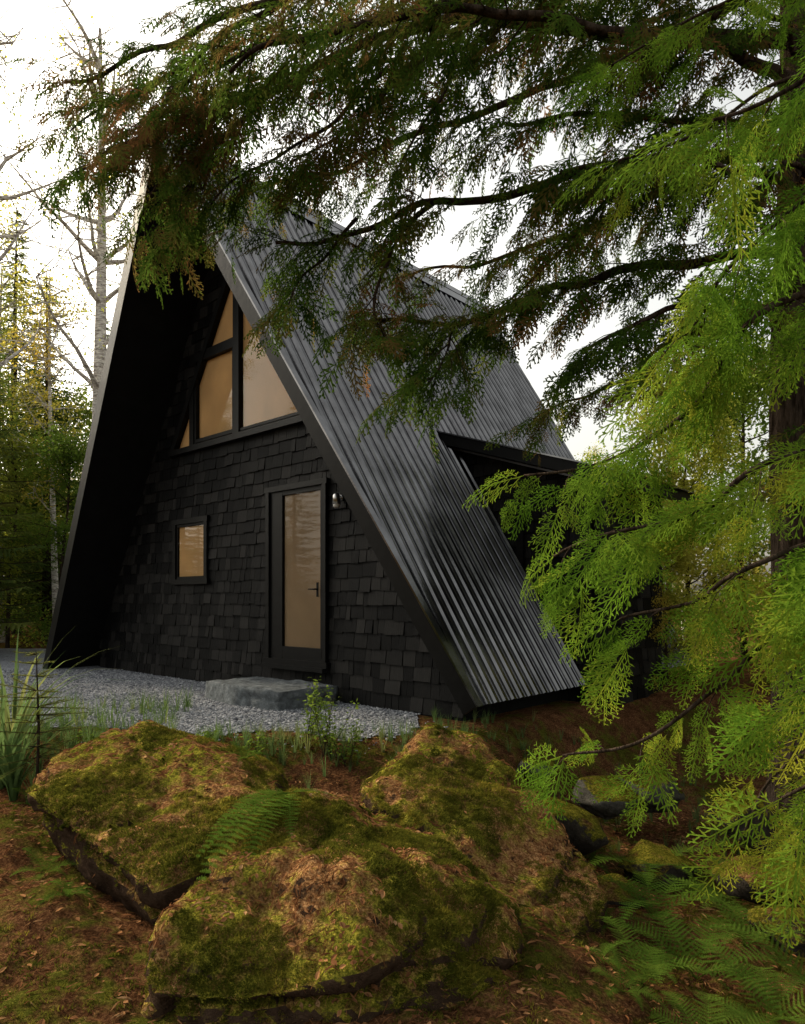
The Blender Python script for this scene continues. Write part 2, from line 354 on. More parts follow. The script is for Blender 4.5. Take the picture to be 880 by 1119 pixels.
def shingles(mb,mp,zlo,zhi,ival,row=.157):
    z=zlo
    while z<zhi:
        for a,b in ival(z,z+row):
            x=a
            while x<b-.02:
                wd=min(U(.07,.24),b-x)
                if b-(x+wd)<.05: wd=b-x
                dz=U(-.012,.012); g=U(.002,.005); t=U(.02,.036); top=z+row+.024
                p=[mp(x+g,0.002,z+dz),mp(x+wd-g,.002,z+dz),mp(x+wd-g,t,z+dz+U(-.003,.003)),mp(x+g,t,z+dz),mp(x+g,0.002,top),mp(x+wd-g,.002,top),mp(x+wd-g,.008,top),mp(x+g,.008,top)]
                mb.add(p,[(0,3,2,1),(4,5,6,7),(0,1,5,4),(1,2,6,5),(2,3,7,6),(3,0,4,7)])
                x+=wd
        z+=row
opens=[(-2.82,-1.93,.23,1.17),(-.53,.59,-.80,1.40)]
def gable(z0,z1):
    zm=(z0+z1)/2; hw=min((TOP-z0)/TAN-.14,3.95)
    iv=[(C-hw,C+hw)] if hw>.1 else []
    cuts=[(a,b) for a,b,c,d in opens if z1-.06>c and z0+.06<d]
    if zm>2.14: 
        cuts.append((-2.95+(zm-2.14)/1.5,.33-(zm-2.14)/1.6)) if (.33-(zm-2.14)/1.6)>(-2.95+(zm-2.14)/1.5) else None
    for ca,cb in cuts:
        n=[]
        for a,b in iv:
            if cb<=a or ca>=b: n.append((a,b)); continue
            if ca-a>.03: n.append((a,ca))
            if b-cb>.03: n.append((cb,b))
        iv=n
    return iv
mb=MB(); shingles(mb,lambda s,o,z:hp(s,-o,z),-1.32,5.5,gable); mb.obj('shingle_siding',M_sh,house)
def bar(mb,p,q,w,e0,e1,m=0):
    d=Vector((q[0]-p[0],q[1]-p[1])).normalized(); n=Vector((-d.y,d.x))*w/2
    poly=[(p[0]+n.x,p[1]+n.y),(p[0]-n.x,p[1]-n.y),(q[0]-n.x,q[1]-n.y),(q[0]+n.x,q[1]+n.y)]
    prism(mb,poly[::-1],e0,e1,m)
def pane(mb,poly,e,m=0): mb.add([hp(s,e,z) for s,z in poly],[tuple(range(len(poly)))],m)
gw=empty('gable_window'); gw.parent=house
ZS=2.2
LB=(-2.8,ZS); AP=(-1.17,ZS+1.63*1.5); RB=(.26,ZS); APR=(-1.17,ZS+1.43*1.6)
mb=MB()
pane(mb,[LB,RB,APR,AP],-.012); mb.obj('blind',M_blind,gw)
mb=MB(); pane(mb,[LB,RB,APR,AP],-.05); mb.obj('glass',M_glass,gw)
mb=MB()
bar(mb,(LB[0]-.1,ZS-.03),(RB[0]+.12,ZS-.03),.08,-.1,0)
bar(mb,LB,AP,.09,-.098,0); bar(mb,RB,(APR[0],APR[1]),.09,-.096,0)
bar(mb,(-1.17,ZS),(-1.17,4.7),.13,-.09,-.003); bar(mb,(-2.27,ZS),(-2.27,ZS+.85),.11,-.088,-.004)
bar(mb,(-2.2,ZS+1.24),(-1.2,ZS+1.24),.13,-.086,-.005)
bar(mb,(-2.2,ZS+.06),(-1.25,ZS+.06),.05,-.07,-.01); bar(mb,(-1.1,ZS+.05),(.2,ZS+.05),.035,-.071,-.011)
bar(mb,(-1.255,ZS),(-1.255,ZS+1.2),.04,-.072,-.012); bar(mb,(-2.19,ZS),(-2.19,ZS+1.2),.04,-.073,-.013)
mb.obj('frame',M_trim,gw)
def window(name,a,b,c,d,fw,fwl,blindm,fd=.1):
    e=empty(name); e.parent=house
    mb=MB(); pane(mb,[(a,c),(b,c),(b,d),(a,d)],-.008); mb.obj('blind',blindm,e)
    mb=MB(); pane(mb,[(a,c),(b,c),(b,d),(a,d)],-.025); mb.obj('glass',M_glass,e)
    mb=MB()
    bar(mb,(a+fw/2,c),(a+fw/2,d),fw,-fd,0); bar(mb,(b-fw/2,c),(b-fw/2,d),fw,-fd,0)
    bar(mb,(a-.02,d-fw/2),(b+.02,d-fw/2),fw,-fd-.003,0); bar(mb,(a-.03,c+fw/2),(b+.03,c+fw/2),fw,-fd-.012,0)
    i=fw; k=fd*.6
    bar(mb,(a+i+fwl/2,c+fw),(a+i+fwl/2,d-fw),fwl,-k,-.002); bar(mb,(b-i-fwl/2,c+fw),(b-i-fwl/2,d-fw),fwl,-k,-.002)
    bar(mb,(a+i,d-fw-fwl/2),(b-i,d-fw-fwl/2),fwl,-k-.002,-.003); bar(mb,(a+i,c+fw+fwl/2),(b-i,c+fw+fwl/2),fwl,-k-.002,-.003)
    mb.obj('frame',M_trim,e); return e
window('small_window',-2.84,-1.92,.22,1.18,.075,.04,M_blind,.06)
dw=window('glass_door',-.54,.60,-.80,1.41,.065,.055,M_blind2,.075)
mb=MB(); bar(mb,(-.33,-.8),(-.33,1.32),.2,-.05,-.004); bar(mb,(-.45,-.64),(.5,-.64),.12,-.049,-.005); mb.obj('wide_stile',M_trim,dw)
mb=MB(); mb.tube([hp(.44,-.06,.12),hp(.44,-.1,.12),hp(.34,-.11,.12)],[.01,.01,.008],8)
mb.hexa([hp(.43,-.05,.03),hp(.455,-.05,.03),hp(.455,-.065,.03),hp(.43,-.065,.03),hp(.43,-.05,.2),hp(.455,-.05,.2),hp(.455,-.065,.2),hp(.43,-.065,.2)]); mb.obj('handle',M_trim,dw)
mb=MB(); bar(mb,(-.56,-.825),(.62,-.825),.05,-.14,0); mb.obj('sill',M_found,dw)
sc=empty('wall_sconce'); sc.parent=house
mb=MB(); mb.tube([hp(.83,-.03,1.16),hp(.83,-.05,1.16)],[.035,.035],16); mb.tube([hp(.83,-.05,1.17),hp(.83,-.09,1.19),hp(.83,-.11,1.17)],[.01,.01,.01],8)
mb.tube([hp(.83,-.11,1.2),hp(.83,-.11,1.18),hp(.83,-.11,1.08)],[.025,.04,.05],16); mb.obj('lamp_body',M_steel,sc,smooth=True)
mb=MB(); mb.tube([hp(.83,-.11,1.085),hp(.83,-.11,1.06),hp(.83,-.11,1.04)],[.04,.04,.03],14); mb.obj('lamp_glass',simple('frosted_glass',(.5,.5,.48),.2),sc,smooth=True)
dr=empty('side_dormer'); dr.parent=house
DE=1.93
def dz(s): return 2.16-.33*(s-.88)
mb=MB(); prism(mb,[(.2,-1.9),(3.1,-1.9),(3.1,dz(3.1)-.1),(.86,dz(.86)-.1)],DE,3.5); mb.obj('walls',M_found,dr)
mb=MB(); shingles(mb,lambda s,o,z:hp(s,DE-o,z),-1.7,2.1,lambda z0,z1:[(.5,min(3.1,.88+(2.02-z0)/.33))] if z0<2.0 else [])
shingles(mb,lambda t,o,z:hp(3.1+o,DE+t,z),-1.7,dz(3.1)-.3,lambda z0,z1:[(0,1.57)]); mb.obj('shingle_siding',M_sh,dr)
mb=MB(); prism(mb,[(.6,dz(.6)-.1),(3.5,dz(3.5)-.1),(3.5,dz(3.5)+.04),(.6,dz(.6)+.04)],DE-.28,3.75); mb.obj('roof_slab',M_trim,dr)
mb=MB(); prism(mb,[(.55,dz(.55)+.043),(3.54,dz(3.54)+.043),(3.54,dz(3.54)+.06),(.55,dz(.55)+.06)],DE-.31,3.78); mb.obj('roof_metal',M_roof,dr)
mb=MB(); prism(mb,[(1.0,dz(1.0)-.135),(3.3,dz(3.3)-.135),(3.3,dz(3.3)-.11),(1.0,dz(1.0)-.11)],DE-.12,DE-.05); mb.obj('flashing',M_flash,dr)
mb=MB(); bar(mb,(3.1,-1.7),(3.1,dz(3.1)-.12),.1,DE-.05,DE+.05); bar(mb,(2.0,-.8),(2.0,1.2),.09,DE-.07,DE-.0); bar(mb,(2.9,-.8),(2.9,1.2),.09,DE-.07,DE)
mb.obj('corner_boards',M_trim,dr)
# ---------------------------------------------------------------- rocks
def rock(name,pts,m,maxe=.04,amp=.05,seed=0,rnd=2):
    bm=bmesh.new()
    for p in pts: bm.verts.new(p)
    r=bmesh.ops.convex_hull(bm,input=bm.verts)
    bmesh.ops.delete(bm,geom=[g for g in r['geom_interior'] if isinstance(g,bmesh.types.BMVert)],context='VERTS')
    it=0
    while it<9:
        L=[e for e in bm.edges if e.calc_length()>maxe*1.4]
        if not L: break
        bmesh.ops.subdivide_edges(bm,edges=L,cuts=1); bmesh.ops.triangulate(bm,faces=bm.faces[:])
        if it in (3,4): 
            for _ in range(rnd): bmesh.ops.smooth_vert(bm,verts=bm.verts[:],factor=.4,use_axis_x=True,use_axis_y=True,use_axis_z=True)
        it+=1
    bmesh.ops.recalc_face_normals(bm,faces=bm.faces[:]); bm.normal_update()
    o=Vector((seed*5.1,seed*3.3,seed))
    for v in bm.verts:
        p=v.co+o
        d=noise.noise(p*1.5)*amp*1.8+noise.noise(p*4)*amp*.9+noise.noise(p*10)*amp*.45+noise.noise(p*26)*amp*.28+noise.noise(p*60)*amp*.15
        side=1-max(0,v.normal.z)
        c=noise.noise(Vector((p.x*1.1+p.z*2,p.y*1.1-p.z*2,p.z*3))); d-= amp*(.7+1.3*side)*max(0,1-abs(c)*11)
        v.co+=v.normal*d
    me=bpy.data.meshes.new(name); bm.to_mesh(me); bm.free(); me.materials.append(m)
    me.polygons.foreach_set('use_smooth',[True]*len(me.polygons))
    ob=bpy.data.objects.new(name,me); scene.collection.objects.link(ob); return ob
A=rock('mossy_boulder',[(-1.78,4.7,-.84),(-1.23,4.7,-.94),(-.78,4.4,-1.08),(-2.25,4.35,-.97),(-2.2,4.0,-1.12),(-1.4,3.4,-1.30),(-1.15,3.2,-1.37),(-.9,3.3,-1.28),(-.68,3.8,-1.12),
  (-2.1,4.4,-1.5),(-2.1,4.02,-1.32),(-1.35,3.45,-1.55),(-1.,3.3,-2),(-1.7,4.1,-2),(-.6,4.8,-2),(-.7,3.6,-2),(-1.9,5.,-2)],M_rock,amp=.035,seed=1,maxe=.032,rnd=1)
B=rock('mossy_boulder',[(-.9,3.08,-1.22),(-.62,3.75,-1.03),(-.2,3.9,-1.12),(.2,3.65,-1.28),(.55,3.3,-1.46),(.47,2.95,-1.54),(.16,2.85,-1.36),(-.2,2.95,-1.20),(-1.0,2.8,-1.33),(-.93,2.58,-1.48),(-.62,2.5,-1.46),(-.14,2.58,-1.40),
  (.5,2.85,-1.95),(-.1,2.55,-1.9),(-.6,2.5,-1.85),(-1.0,2.65,-1.8),(-.6,3.9,-2),(.5,3.8,-2)],M_rock,amp=.045,seed=2,maxe=.03,rnd=1)
Cc=rock('mossy_boulder',[(-.31,4.6,-1.17),(.2,4.95,-.93),(.5,4.95,-.98),(.85,4.6,-1.2),(1.16,4.1,-1.55),(1.12,3.8,-1.72),(.78,3.35,-1.76),(.32,3.85,-1.38),(-.2,4.2,-1.22),(.95,4.5,-1.9),(1.15,3.8,-2.1),(.6,3.3,-2.1),(-.3,4.8,-2),(.6,5.1,-2),(-.2,4.1,-2)],M_rock,amp=.045,seed=3,maxe=.032,rnd=1)
def blob_pts(c,r,n=26,sq=(1,1,.6)):
    out=[]
    for i in range(n):
        d=Vector((random.gauss(0,1),random.gauss(0,1),random.gauss(0,1))).normalized()
        out.append(Vector(c)+Vector((d.x*sq[0],d.y*sq[1],d.z*sq[2]))*r*U(.75,1))
    return out
k=0
for (c,r,sq,m) in [((.55,5.85,-1.2),.28,(1.1,.8,.4),M_rock2),((1.2,5.0,-1.68),.32,(1,1,.8),M_rock3),((1.62,5.5,-1.55),.32,(1.1,1,.75),M_rock2),((2.0,5.6,-1.55),.34,(1,1,.7),M_rock2),((1.75,4.7,-1.85),.3,(1,1,.7),M_rock3),
   ((2.3,4.3,-1.75),.35,(1,1,.6),M_rock3),((2.2,3.8,-1.85),.3,(1.1,.9,.6),M_rock3),((2.6,5.0,-1.65),.4,(1,1,.7),M_rock3),((1.35,4.4,-1.9),.25,(1,1,.6),M_rock3),((-2.5,3.5,-1.6),.35,(1,1,.4),M_rock),((.9,5.6,-1.45),.2,(1,1,.6),M_rock2),((1.2,6.1,-1.5),.22,(1,1,.6),M_rock2)]:
    k+=1; rock('rock',blob_pts(c,r,20,sq),m,maxe=.04,amp=.02,seed=k+7,rnd=1)
pts=[]
for s in (-.68,.82):
    for e in (-.85,-.1):
        for z,i in ((-.97,0),(-1.3,.04)):
            pts.append(hp(s*(1)+U(-.06,.06),e+U(-.05,.05),z))
pts+=[hp(.1,-.95,-.96),hp(.1,-.97,-1.3),hp(-.4,-.9,-.99)]
rock('stone_step',pts,M_slab,maxe=.05,amp=.02,seed=4,rnd=0)
BVHS={}
def drop(x,y,objs):
    z=H(x,y)
    for o in objs:
        me=o.data; t=BVHS.setdefault(o.name,BVHTree.FromPolygons([v.co for v in me.vertices],[p.vertices for p in me.polygons]))
        h=t.ray_cast(Vector((x,y,3)),Vector((0,0,-1)))
        if h[0] is not None: z=max(z,h[0].z)
    return z
# ---------------------------------------------------------------- foliage templates
def strip(mb,p,d,l,w,zf,m=0):
    nx_,ny_=-d[1],d[0]; pts=[]
    for t,ww in ((0,.45),(.45,1),(1,.25)):
        x=p[0]+d[0]*l*t; y=p[1]+d[1]*l*t
        for sg in (-1,1):
            X=x+nx_*w*.5*ww*sg; Y=y+ny_*w*.5*ww*sg; pts.append((X,Y,zf(X,Y)))
    mb.add(pts,[(0,1,3,2),(2,3,5,4)],m)
def cedar_spray(name,m,seed,L=.25,n1=18,dens=.011,w=.0042,lv3=True):
    rs=random.Random(seed); mb=MB(); cur=rs.uniform(.3,.9)
    zf=lambda x,y:-cur*y*y/L*.6-abs(x)*.35*rs.uniform(.8,1.2)
    strip(mb,(0,0),(0,1),L,.005,zf)
    for i in range(n1):
        t=(i+.5)/n1; sd=1 if i%2 else -1; by=t*L*.97
        l1=L*.5*(1-t)**.65*(.55+.45*min(1,t*5))*rs.uniform(.75,1.15); a=math.radians(rs.uniform(40,55)-10*t)
        d=(math.sin(a)*sd,math.cos(a)); k=max(2,int(l1/dens))
        strip(mb,(0,by),d,l1,w*.9,zf)
        for j in range(k):
            u=(j+.5)/k; l2=l1*.42*(1-u)**.7*rs.uniform(.7,1.2)+.006; s2=1 if j%2 else -1; b=math.radians(rs.uniform(32,48))*s2
            dd=(d[0]*math.cos(b)-d[1]*math.sin(b),d[0]*math.sin(b)+d[1]*math.cos(b))
            q=(d[0]*l1*u,by+d[1]*l1*u); strip(mb,q,dd,l2,w,zf)
            if lv3 and l2>.028:
                for s3 in (-1,1):
                    c=b+math.radians(38)*s3; d3=(d[0]*math.cos(c)-d[1]*math.sin(c),d[0]*math.sin(c)+d[1]*math.cos(c))
                    strip(mb,(q[0]+dd[0]*l2*.4,q[1]+dd[1]*l2*.4),d3,l2*.45,w*.9,zf)
    return mb.obj(name,m,link=False)
c_near=coll('cedar_sprays_near',[cedar_spray('cedar_spray_a%d'%i,M_ced_near,i,L=.25,w=.0046,n1=15,dens=.0125) for i in range(5)])
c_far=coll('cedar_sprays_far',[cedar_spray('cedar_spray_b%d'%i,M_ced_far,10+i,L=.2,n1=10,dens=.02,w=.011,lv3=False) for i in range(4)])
def grow(limbs,trunk,cset,parent_name,tw_step,tw_len,sp_step,sp_scale,start=.15,droop=.5,facing=(0,-.4,.7)):
    root=empty(parent_name); mb=MB(); data=[]
    tp=cat(trunk[0],5); k=len(tp); mb.tube(tp,[trunk[1]+(trunk[2]-trunk[1])*i/(k-1)+.03*math.exp(-i*.8) for i in range(k)],14)
    for li in limbs:
        pts,r0,r1=li[0],li[1],li[2]; ts=tw_step; st_=li[3] if len(li)>3 else start
        P=cat(pts,8)
        P=[p+Vector((noise.noise(p*2.3),noise.noise(p*2.3+Vector((9,0,0))),noise.noise(p*2.3+Vector((0,9,0)))))*.09*min(1,i/6) for i,p in enumerate(P)]
        mb.tube(P,[r0+(r1-r0)*(i/(len(P)-1))**.6 for i in range(len(P))],8)
        ln=[0]
        for i in range(1,len(P)): ln.append(ln[-1]+(P[i]-P[i-1]).length)
        T=ln[-1]; d=T*st_; side=1
        while d<T:
            i=max(j for j in range(len(P)) if ln[j]<=d); i=min(i,len(P)-2)
            f=(d-ln[i])/(ln[i+1]-ln[i]+1e-6); p=P[i].lerp(P[i+1],f); dr=(P[i+1]-P[i]).normalized()
            hor=dr.cross(Vector((0,0,1))); hor=hor.normalized() if hor.length>.05 else Vector((1,0,0))
            side=-side; td=(dr*U(.3,1.1)+hor*side*U(.3,1.1)+Vector((0,0,U(-droop,droop*.6)))).normalized()
            tl=U(*tw_len)*(1-.45*d/T)
            q=[p]; dd=td.copy(); ns=7
            for _ in range(ns):
                dd=(dd+Vector((U(-.16,.16),U(-.16,.16),-droop*.17+U(-.12,.12)))).normalized(); q.append(q[-1]+dd*tl/ns)
            rr=max(.0022,min(.009,tl*.009)); mb.tube(q,[rr*(1-.75*i/ns) for i in range(ns+1)],5,cap=False)
            sp=tl*.2; sd=1
            while sp<tl:
                f=sp/tl*ns; i2=min(int(f),ns-1); pp=q[i2].lerp(q[i2+1],f-i2); d2=(q[i2+1]-q[i2]).normalized()
                h2=d2.cross(Vector((0,0,1))); h2=h2.normalized() if h2.length>.05 else Vector((1,0,0))
                sd=-sd; sdv=(d2*U(.6,1.1)+h2*sd*U(.4,1.1)+Vector((0,0,U(-.5,.15)*(droop+.4))))
                nn=Vector((facing[0]+U(-.7,.7),facing[1]+U(-.6,.6),facing[2]+U(-.4,.4)))
                data.append((pp,frame(sdv,nn),U(*sp_scale)*(1-.25*sp/tl),random.randint(0,3))); sp+=sp_step*U(.6,1.4)
            data.append((q[-1],frame(q[-1]-q[-2],Vector((U(-.5,.5),facing[1],facing[2]))),U(*sp_scale),random.randint(0,3)))
            d+=ts*(U(.3,1.2) if noise.noise(p*1.7)>-.12 else U(1.2,2.2))
        data.append((P[-1],frame(P[-1]-P[-2],facing),sp_scale[1],0))
    mb.obj('trunk_and_limbs',M_bark,root,smooth=True); ob=instancer('foliage',data,cset,root,realize=True); print(parent_name,len(data)); return root
limbs=[
 ([(2.8,4.9,3.2),(1.55,4.5,2.85),(.7,4.4,2.62),(-.1,4.5,2.5),(-.85,4.6,2.35)],.05,.012),
 ([(2.8,4.9,2.5),(1.6,4.6,2.2),(.95,4.4,1.95),(.35,4.5,1.82),(-.35,4.6,1.8)],.045,.01),
 ([(2.8,4.9,4.0),(1.25,4.6,3.8),(.2,4.5,3.75),(-.9,4.7,3.5),(-1.7,4.8,3.25),(-2.15,4.8,3.05)],.06,.012),
 ([(2.8,4.9,5.0),(1,4.8,4.7),(-.8,5,4.4),(-1.8,5.2,4.2),(-2.6,5.3,4.0)],.06,.012),
 ([(2.8,4.9,1.9),(2.1,4.4,1.9),(1.5,4.2,1.7),(1.1,4.1,1.5)],.035,.01),
 ([(-.9,4.7,3.5),(-1.25,4.6,3.0),(-1.5,4.5,2.6),(-1.62,4.5,2.4)],.02,.006),
 ([(.2,4.5,2.6),(-.1,4.4,2.2),(-.15,4.35,1.8),(-.1,4.3,1.6)],.02,.006),
 ([(2.8,4.9,3.7),(1.6,3.9,3.2),(.6,3.5,3.0),(-.3,3.4,2.85),(-.9,3.5,2.7)],.045,.01),
 ([(2.8,4.9,2.9),(2.2,4.2,2.6),(1.5,3.8,2.45),(.9,3.7,2.3)],.04,.01),
 ([(2.8,4.9,4.5),(1.8,5.3,4.2),(.4,5.6,3.9),(-.8,5.8,3.6),(-1.8,5.9,3.3)],.05,.01),
 ([(2.8,4.9,3.5),(1.9,5.6,3.2),(.9,6.0,3.0),(.1,6.1,2.9)],.04,.01),
 ([(.2,4.5,3.75),(.1,4.4,3.4),(-.3,4.3,3.0),(-.7,4.2,2.7)],.02,.006),
 ([(2.8,4.9,2.2),(2.4,5.6,2.1),(1.8,6.2,1.9),(1.3,6.4,1.7)],.03,.008),
 ([(-1.7,4.8,3.25),(-2.0,4.6,2.95),(-2.15,4.5,2.75)],.015,.006),
 ([(2.8,4.9,1.3),(2.9,4.3,1.2),(2.6,3.9,.95),(2.3,3.7,.7)],.03,.008),
 ([(2.8,4.9,4.3),(1.7,4.4,4.1),(.5,4.1,3.6),(-.6,4.0,3.3),(-1.4,4.1,3.05)],.045,.01),
 ([(-.8,5.0,4.4),(-1.4,4.9,3.9),(-1.9,4.8,3.5),(-2.3,4.8,3.3)],.025,.006),
 ([(-.9,4.7,3.55),(-1.5,4.9,3.3),(-1.9,5.1,2.9),(-2.05,5.2,2.65)],.018,.006),
 ([(-.9,4.7,3.5),(-1.3,4.5,3.2),(-1.6,4.4,2.95),(-1.75,4.3,2.75)],.018,.006),
 ([(-.1,4.4,3.4),(-.5,4.5,3.1),(-.9,4.6,2.9),(-1.3,4.6,2.6)],.018,.006),
 ([(.5,4.1,3.6),(.3,4.0,3.2),(.2,3.9,2.8),(.0,3.9,2.5)],.018,.006),
 ([(-.3,4.5,2.5),(-.6,4.5,2.2),(-.75,4.4,1.95)],.014,.005),
 ([(.35,4.5,1.82),(.2,4.4,1.6),(.1,4.4,1.4)],.012,.005),
 ([(2.8,4.9,3.3),(2.3,4.6,3.1),(1.9,4.2,2.95),(1.3,4.0,2.8),(.6,3.9,2.75)],.035,.01),
 ([(1.55,4.5,2.85),(1.2,4.6,2.5),(.9,4.6,2.2),(.6,4.7,1.95)],.02,.006),
 ([(2.8,4.9,4.8),(2.0,4.2,4.1),(1.3,3.8,3.7),(.6,3.6,3.4),(-.1,3.6,3.2)],.04,.008),
 ([(2.8,4.9,5.3),(1.6,5.4,4.9),(.4,5.6,4.5),(-.6,5.6,4.3),(-1.6,5.6,4.1)],.04,.008),
 ([(2.8,4.9,3.9),(2.4,4.4,3.7),(1.9,4.1,3.5),(1.5,4.0,3.2)],.03,.008),
 ([(2.8,4.9,2.7),(2.5,4.3,2.7),(2.2,4.0,2.5),(1.9,3.9,2.2)],.03,.008),
]
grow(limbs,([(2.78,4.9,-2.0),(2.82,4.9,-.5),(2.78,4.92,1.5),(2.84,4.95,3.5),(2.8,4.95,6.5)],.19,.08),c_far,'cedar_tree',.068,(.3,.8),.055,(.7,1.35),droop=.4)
L2=[
 ([(2.5,2.3,1.1),(1.2,2.0,.87),(.9,2.1,.63),(.62,2.2,.48),(.40,2.3,.41)],.016,.004),
 ([(2.5,2.3,.8),(1.11,1.9,.42),(.88,2,.27),(.62,2.1,.15),(.5,2.2,.1)],.013,.004),
 ([(2.5,2.3,.5),(1.09,1.9,.16),(.85,2,-.03),(.68,2.1,-.1)],.012,.004),
 ([(2.5,2.3,.2),(1.15,1.9,-.05),(.91,2,-.25),(.72,2.1,-.42),(.52,2.2,-.5)],.013,.004),
 ([(2.5,2.3,.0),(1.3,1.8,-.15),(1.05,1.7,-.35),(.92,1.7,-.5)],.012,.004),
 ([(2.5,2.3,1.7),(1.3,1.7,1.45),(1.0,1.7,1.3),(.8,1.7,1.2)],.014,.004,.55),
 ([(2.5,2.3,1.5),(1.3,1.9,1.15),(.98,1.9,.95),(.85,2,.75)],.013,.004,.55),
 ([(2.5,2.3,.65),(1.2,1.6,.5),(1.02,1.5,.3),(.92,1.5,.15)],.012,.004),
 ([(2.5,2.3,.4),(1.15,1.5,.15),(.95,1.4,-.1),(.84,1.45,-.25)],.012,.004),
 ([(2.5,2.3,-.1),(1.5,2.1,-.3),(1.2,2.1,-.5),(1.0,2.1,-.7)],.012,.004),
 ([(2.5,2.3,2.0),(1.6,2.4,1.9),(1.1,2.5,1.75),(.75,2.5,1.6)],.013,.004,.4),
 ([(2.5,2.3,2.4),(1.7,2.6,2.4),(1.3,2.7,2.3),(.8,2.8,2.15)],.014,.004,.4),
]
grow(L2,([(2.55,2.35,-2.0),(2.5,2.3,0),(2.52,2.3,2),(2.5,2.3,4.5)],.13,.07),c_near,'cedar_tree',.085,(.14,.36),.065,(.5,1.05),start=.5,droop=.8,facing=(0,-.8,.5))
# ---------------------------------------------------------------- spruces
def spruce_mesh(name,seed,Ht=10,base=1.8,m=M_spruce):
    rs=random.Random(seed); mb=MB(); mb.tube([(0,0,-.5),(rs.uniform(-.1,.1),0,Ht*.5),(0,0,Ht)],[.15,.09,.01],8,0)
    z=.9
    while z<Ht-.15:
        f=1-z/Ht; nb=rs.randint(4,6); a0=rs.uniform(0,6.3)
        for b in range(nb):
            a=a0+b*6.283/nb+rs.uniform(-.3,.3); L=base*(f**.75)*rs.uniform(.65,1.15)+.12
            h=Vector((math.cos(a),math.sin(a),0)); sdv=Vector((-h.y,h.x,0)); dr=rs.uniform(.15,.4)
            pt=lambda t:Vector((0,0,z))+h*L*t+Vector((0,0,-dr*L*t+.22*L*t*t))
            mb.tube([pt(0),pt(.5),pt(1)],[.016,.01,.004],4,0,cap=False)
            k=max(3,int(L/.055))
            for i in range(k):
                t=.12+.88*i/k
                for sg in (-1,1):
                    tl=L*.33*(1-t)**.5*rs.uniform(.6,1.2)+.07; p=pt(t)
                    d=(h*rs.uniform(.5,.9)+sdv*sg*rs.uniform(.5,1)+Vector((0,0,rs.uniform(-.6,.05)))).normalized()
                    wv=d.cross(Vector((rs.uniform(-.4,.4),rs.uniform(-.4,.4),1))).normalized()*rs.uniform(.012,.026)
                    mb.add([p-wv*.5,p+wv*.5,p+d*tl*.5+wv,p+d*tl,p+d*tl*.5-wv],[(0,1,2,3,4)],1)
        z+=rs.uniform(.17,.32)
    me=mb.obj(name,[M_bark,m],link=False).data; return me
sp=[spruce_mesh('spruce_a',1),spruce_mesh('spruce_b',2,12,2.0)]
def leafy_mesh(name,seed,Ht,rad,zb,nleaf,lm,bm_,ls=.06,tr=.1):
    rs=random.Random(seed); mb=MB(); lean=rs.uniform(-.4,.4)
    tp=cat([(0,0,-.5),(lean*.3,rs.uniform(-.1,.1),Ht*.35),(lean,rs.uniform(-.3,.3),Ht*.7),(lean*1.3,0,Ht)],5); n=len(tp)
    mb.tube(tp,[tr*(1-.85*i/(n-1)) for i in range(n)],8,0); tips=[]
    for i in range(26):
        t=rs.uniform(zb,.97); p=tp[int(t*(n-1))]; a=rs.uniform(0,6.28); L=rad*rs.uniform(.5,1.1)*(1.15-t*.7)
        d=Vector((math.cos(a),math.sin(a),rs.uniform(.3,1.0))).normalized(); q=[p]; 
        for j in range(5): d=(d+Vector((rs.uniform(-.25,.25),rs.uniform(-.25,.25),rs.uniform(-.12,.2)))).normalized(); q.append(q[-1]+d*L/5)
        mb.tube(q,[tr*.28*(1-.8*j/5)for j in range(6)],5,0,cap=False)
        for j in range(2,6):
            for _ in range(3):
                e=Vector((rs.gauss(0,1),rs.gauss(0,1),rs.gauss(0,.7))).normalized()*rad*rs.uniform(.15,.4); mb.tube([q[j],q[j]+e],[tr*.07,tr*.03],3,0,cap=False); tips.append((q[j],q[j]+e))
    for _ in range(nleaf):
        a,b=tips[rs.randrange(len(tips))]; c=a.lerp(b,rs.uniform(.3,1.1))+Vector((rs.gauss(0,1),rs.gauss(0,1),rs.gauss(0,1)))*rad*.06
        u=Vector((rs.gauss(0,1),rs.gauss(0,1),rs.gauss(0,1))).normalized(); v=u.cross(Vector((rs.gauss(0,1),rs.gauss(0,1),1))).normalized(); s=ls*rs.uniform(.6,1.3)
        mb.add([c-u*s*.5,c+v*s*.32,c+u*s*.6,c-v*s*.32],[(0,1,2,3)],1)
    return mb.obj(name,[bm_,lm],link=False).data
bir=[leafy_mesh('birch_a',3,12,2.0,.45,5000,M_yellow,M_birch,.075,.15),leafy_mesh('birch_b',4,10,1.8,.35,5500,M_yellow,M_birch,.07,.1),leafy_mesh('birch_c',9,13,3.0,.4,900,M_yellow,M_birch,.07,.2)]
map_=[leafy_mesh('maple_a',5,4.5,1.6,.12,8000,M_yellow,M_bark,.075,.05),leafy_mesh('maple_b',6,6,1.9,.12,9000,M_green,M_bark,.085,.07)]
def place(name,me,x,y,s=1,rot=None):
    ob=bpy.data.objects.new(name,me); scene.collection.objects.link(ob); ob.location=(x,y,H(x,y)); ob.scale=(s,s,s); ob.rotation_euler=(0,0,U(0,6.28) if rot is None else rot); return ob
for x,y,s,k in [(-9.0,14.2,.95,0),(-11.6,16,.95,1),(-9.6,18.5,1.,0),(-13.5,15,.9,0),(-7.2,19,.8,1),(-11.8,21,1.1,1),(8.2,12.2,.9,0),(9.0,10.4,.9,1),(7.2,9.3,.85,0),(10.5,14,.8,1),(6.9,7.6,.75,0),(9.4,8.3,.9,1),(8.0,6.0,.8,0)]: place('spruce_tree',sp[k],x,y,s)  # right-hand spruces are out of frame, added to darken the lower roof's reflection
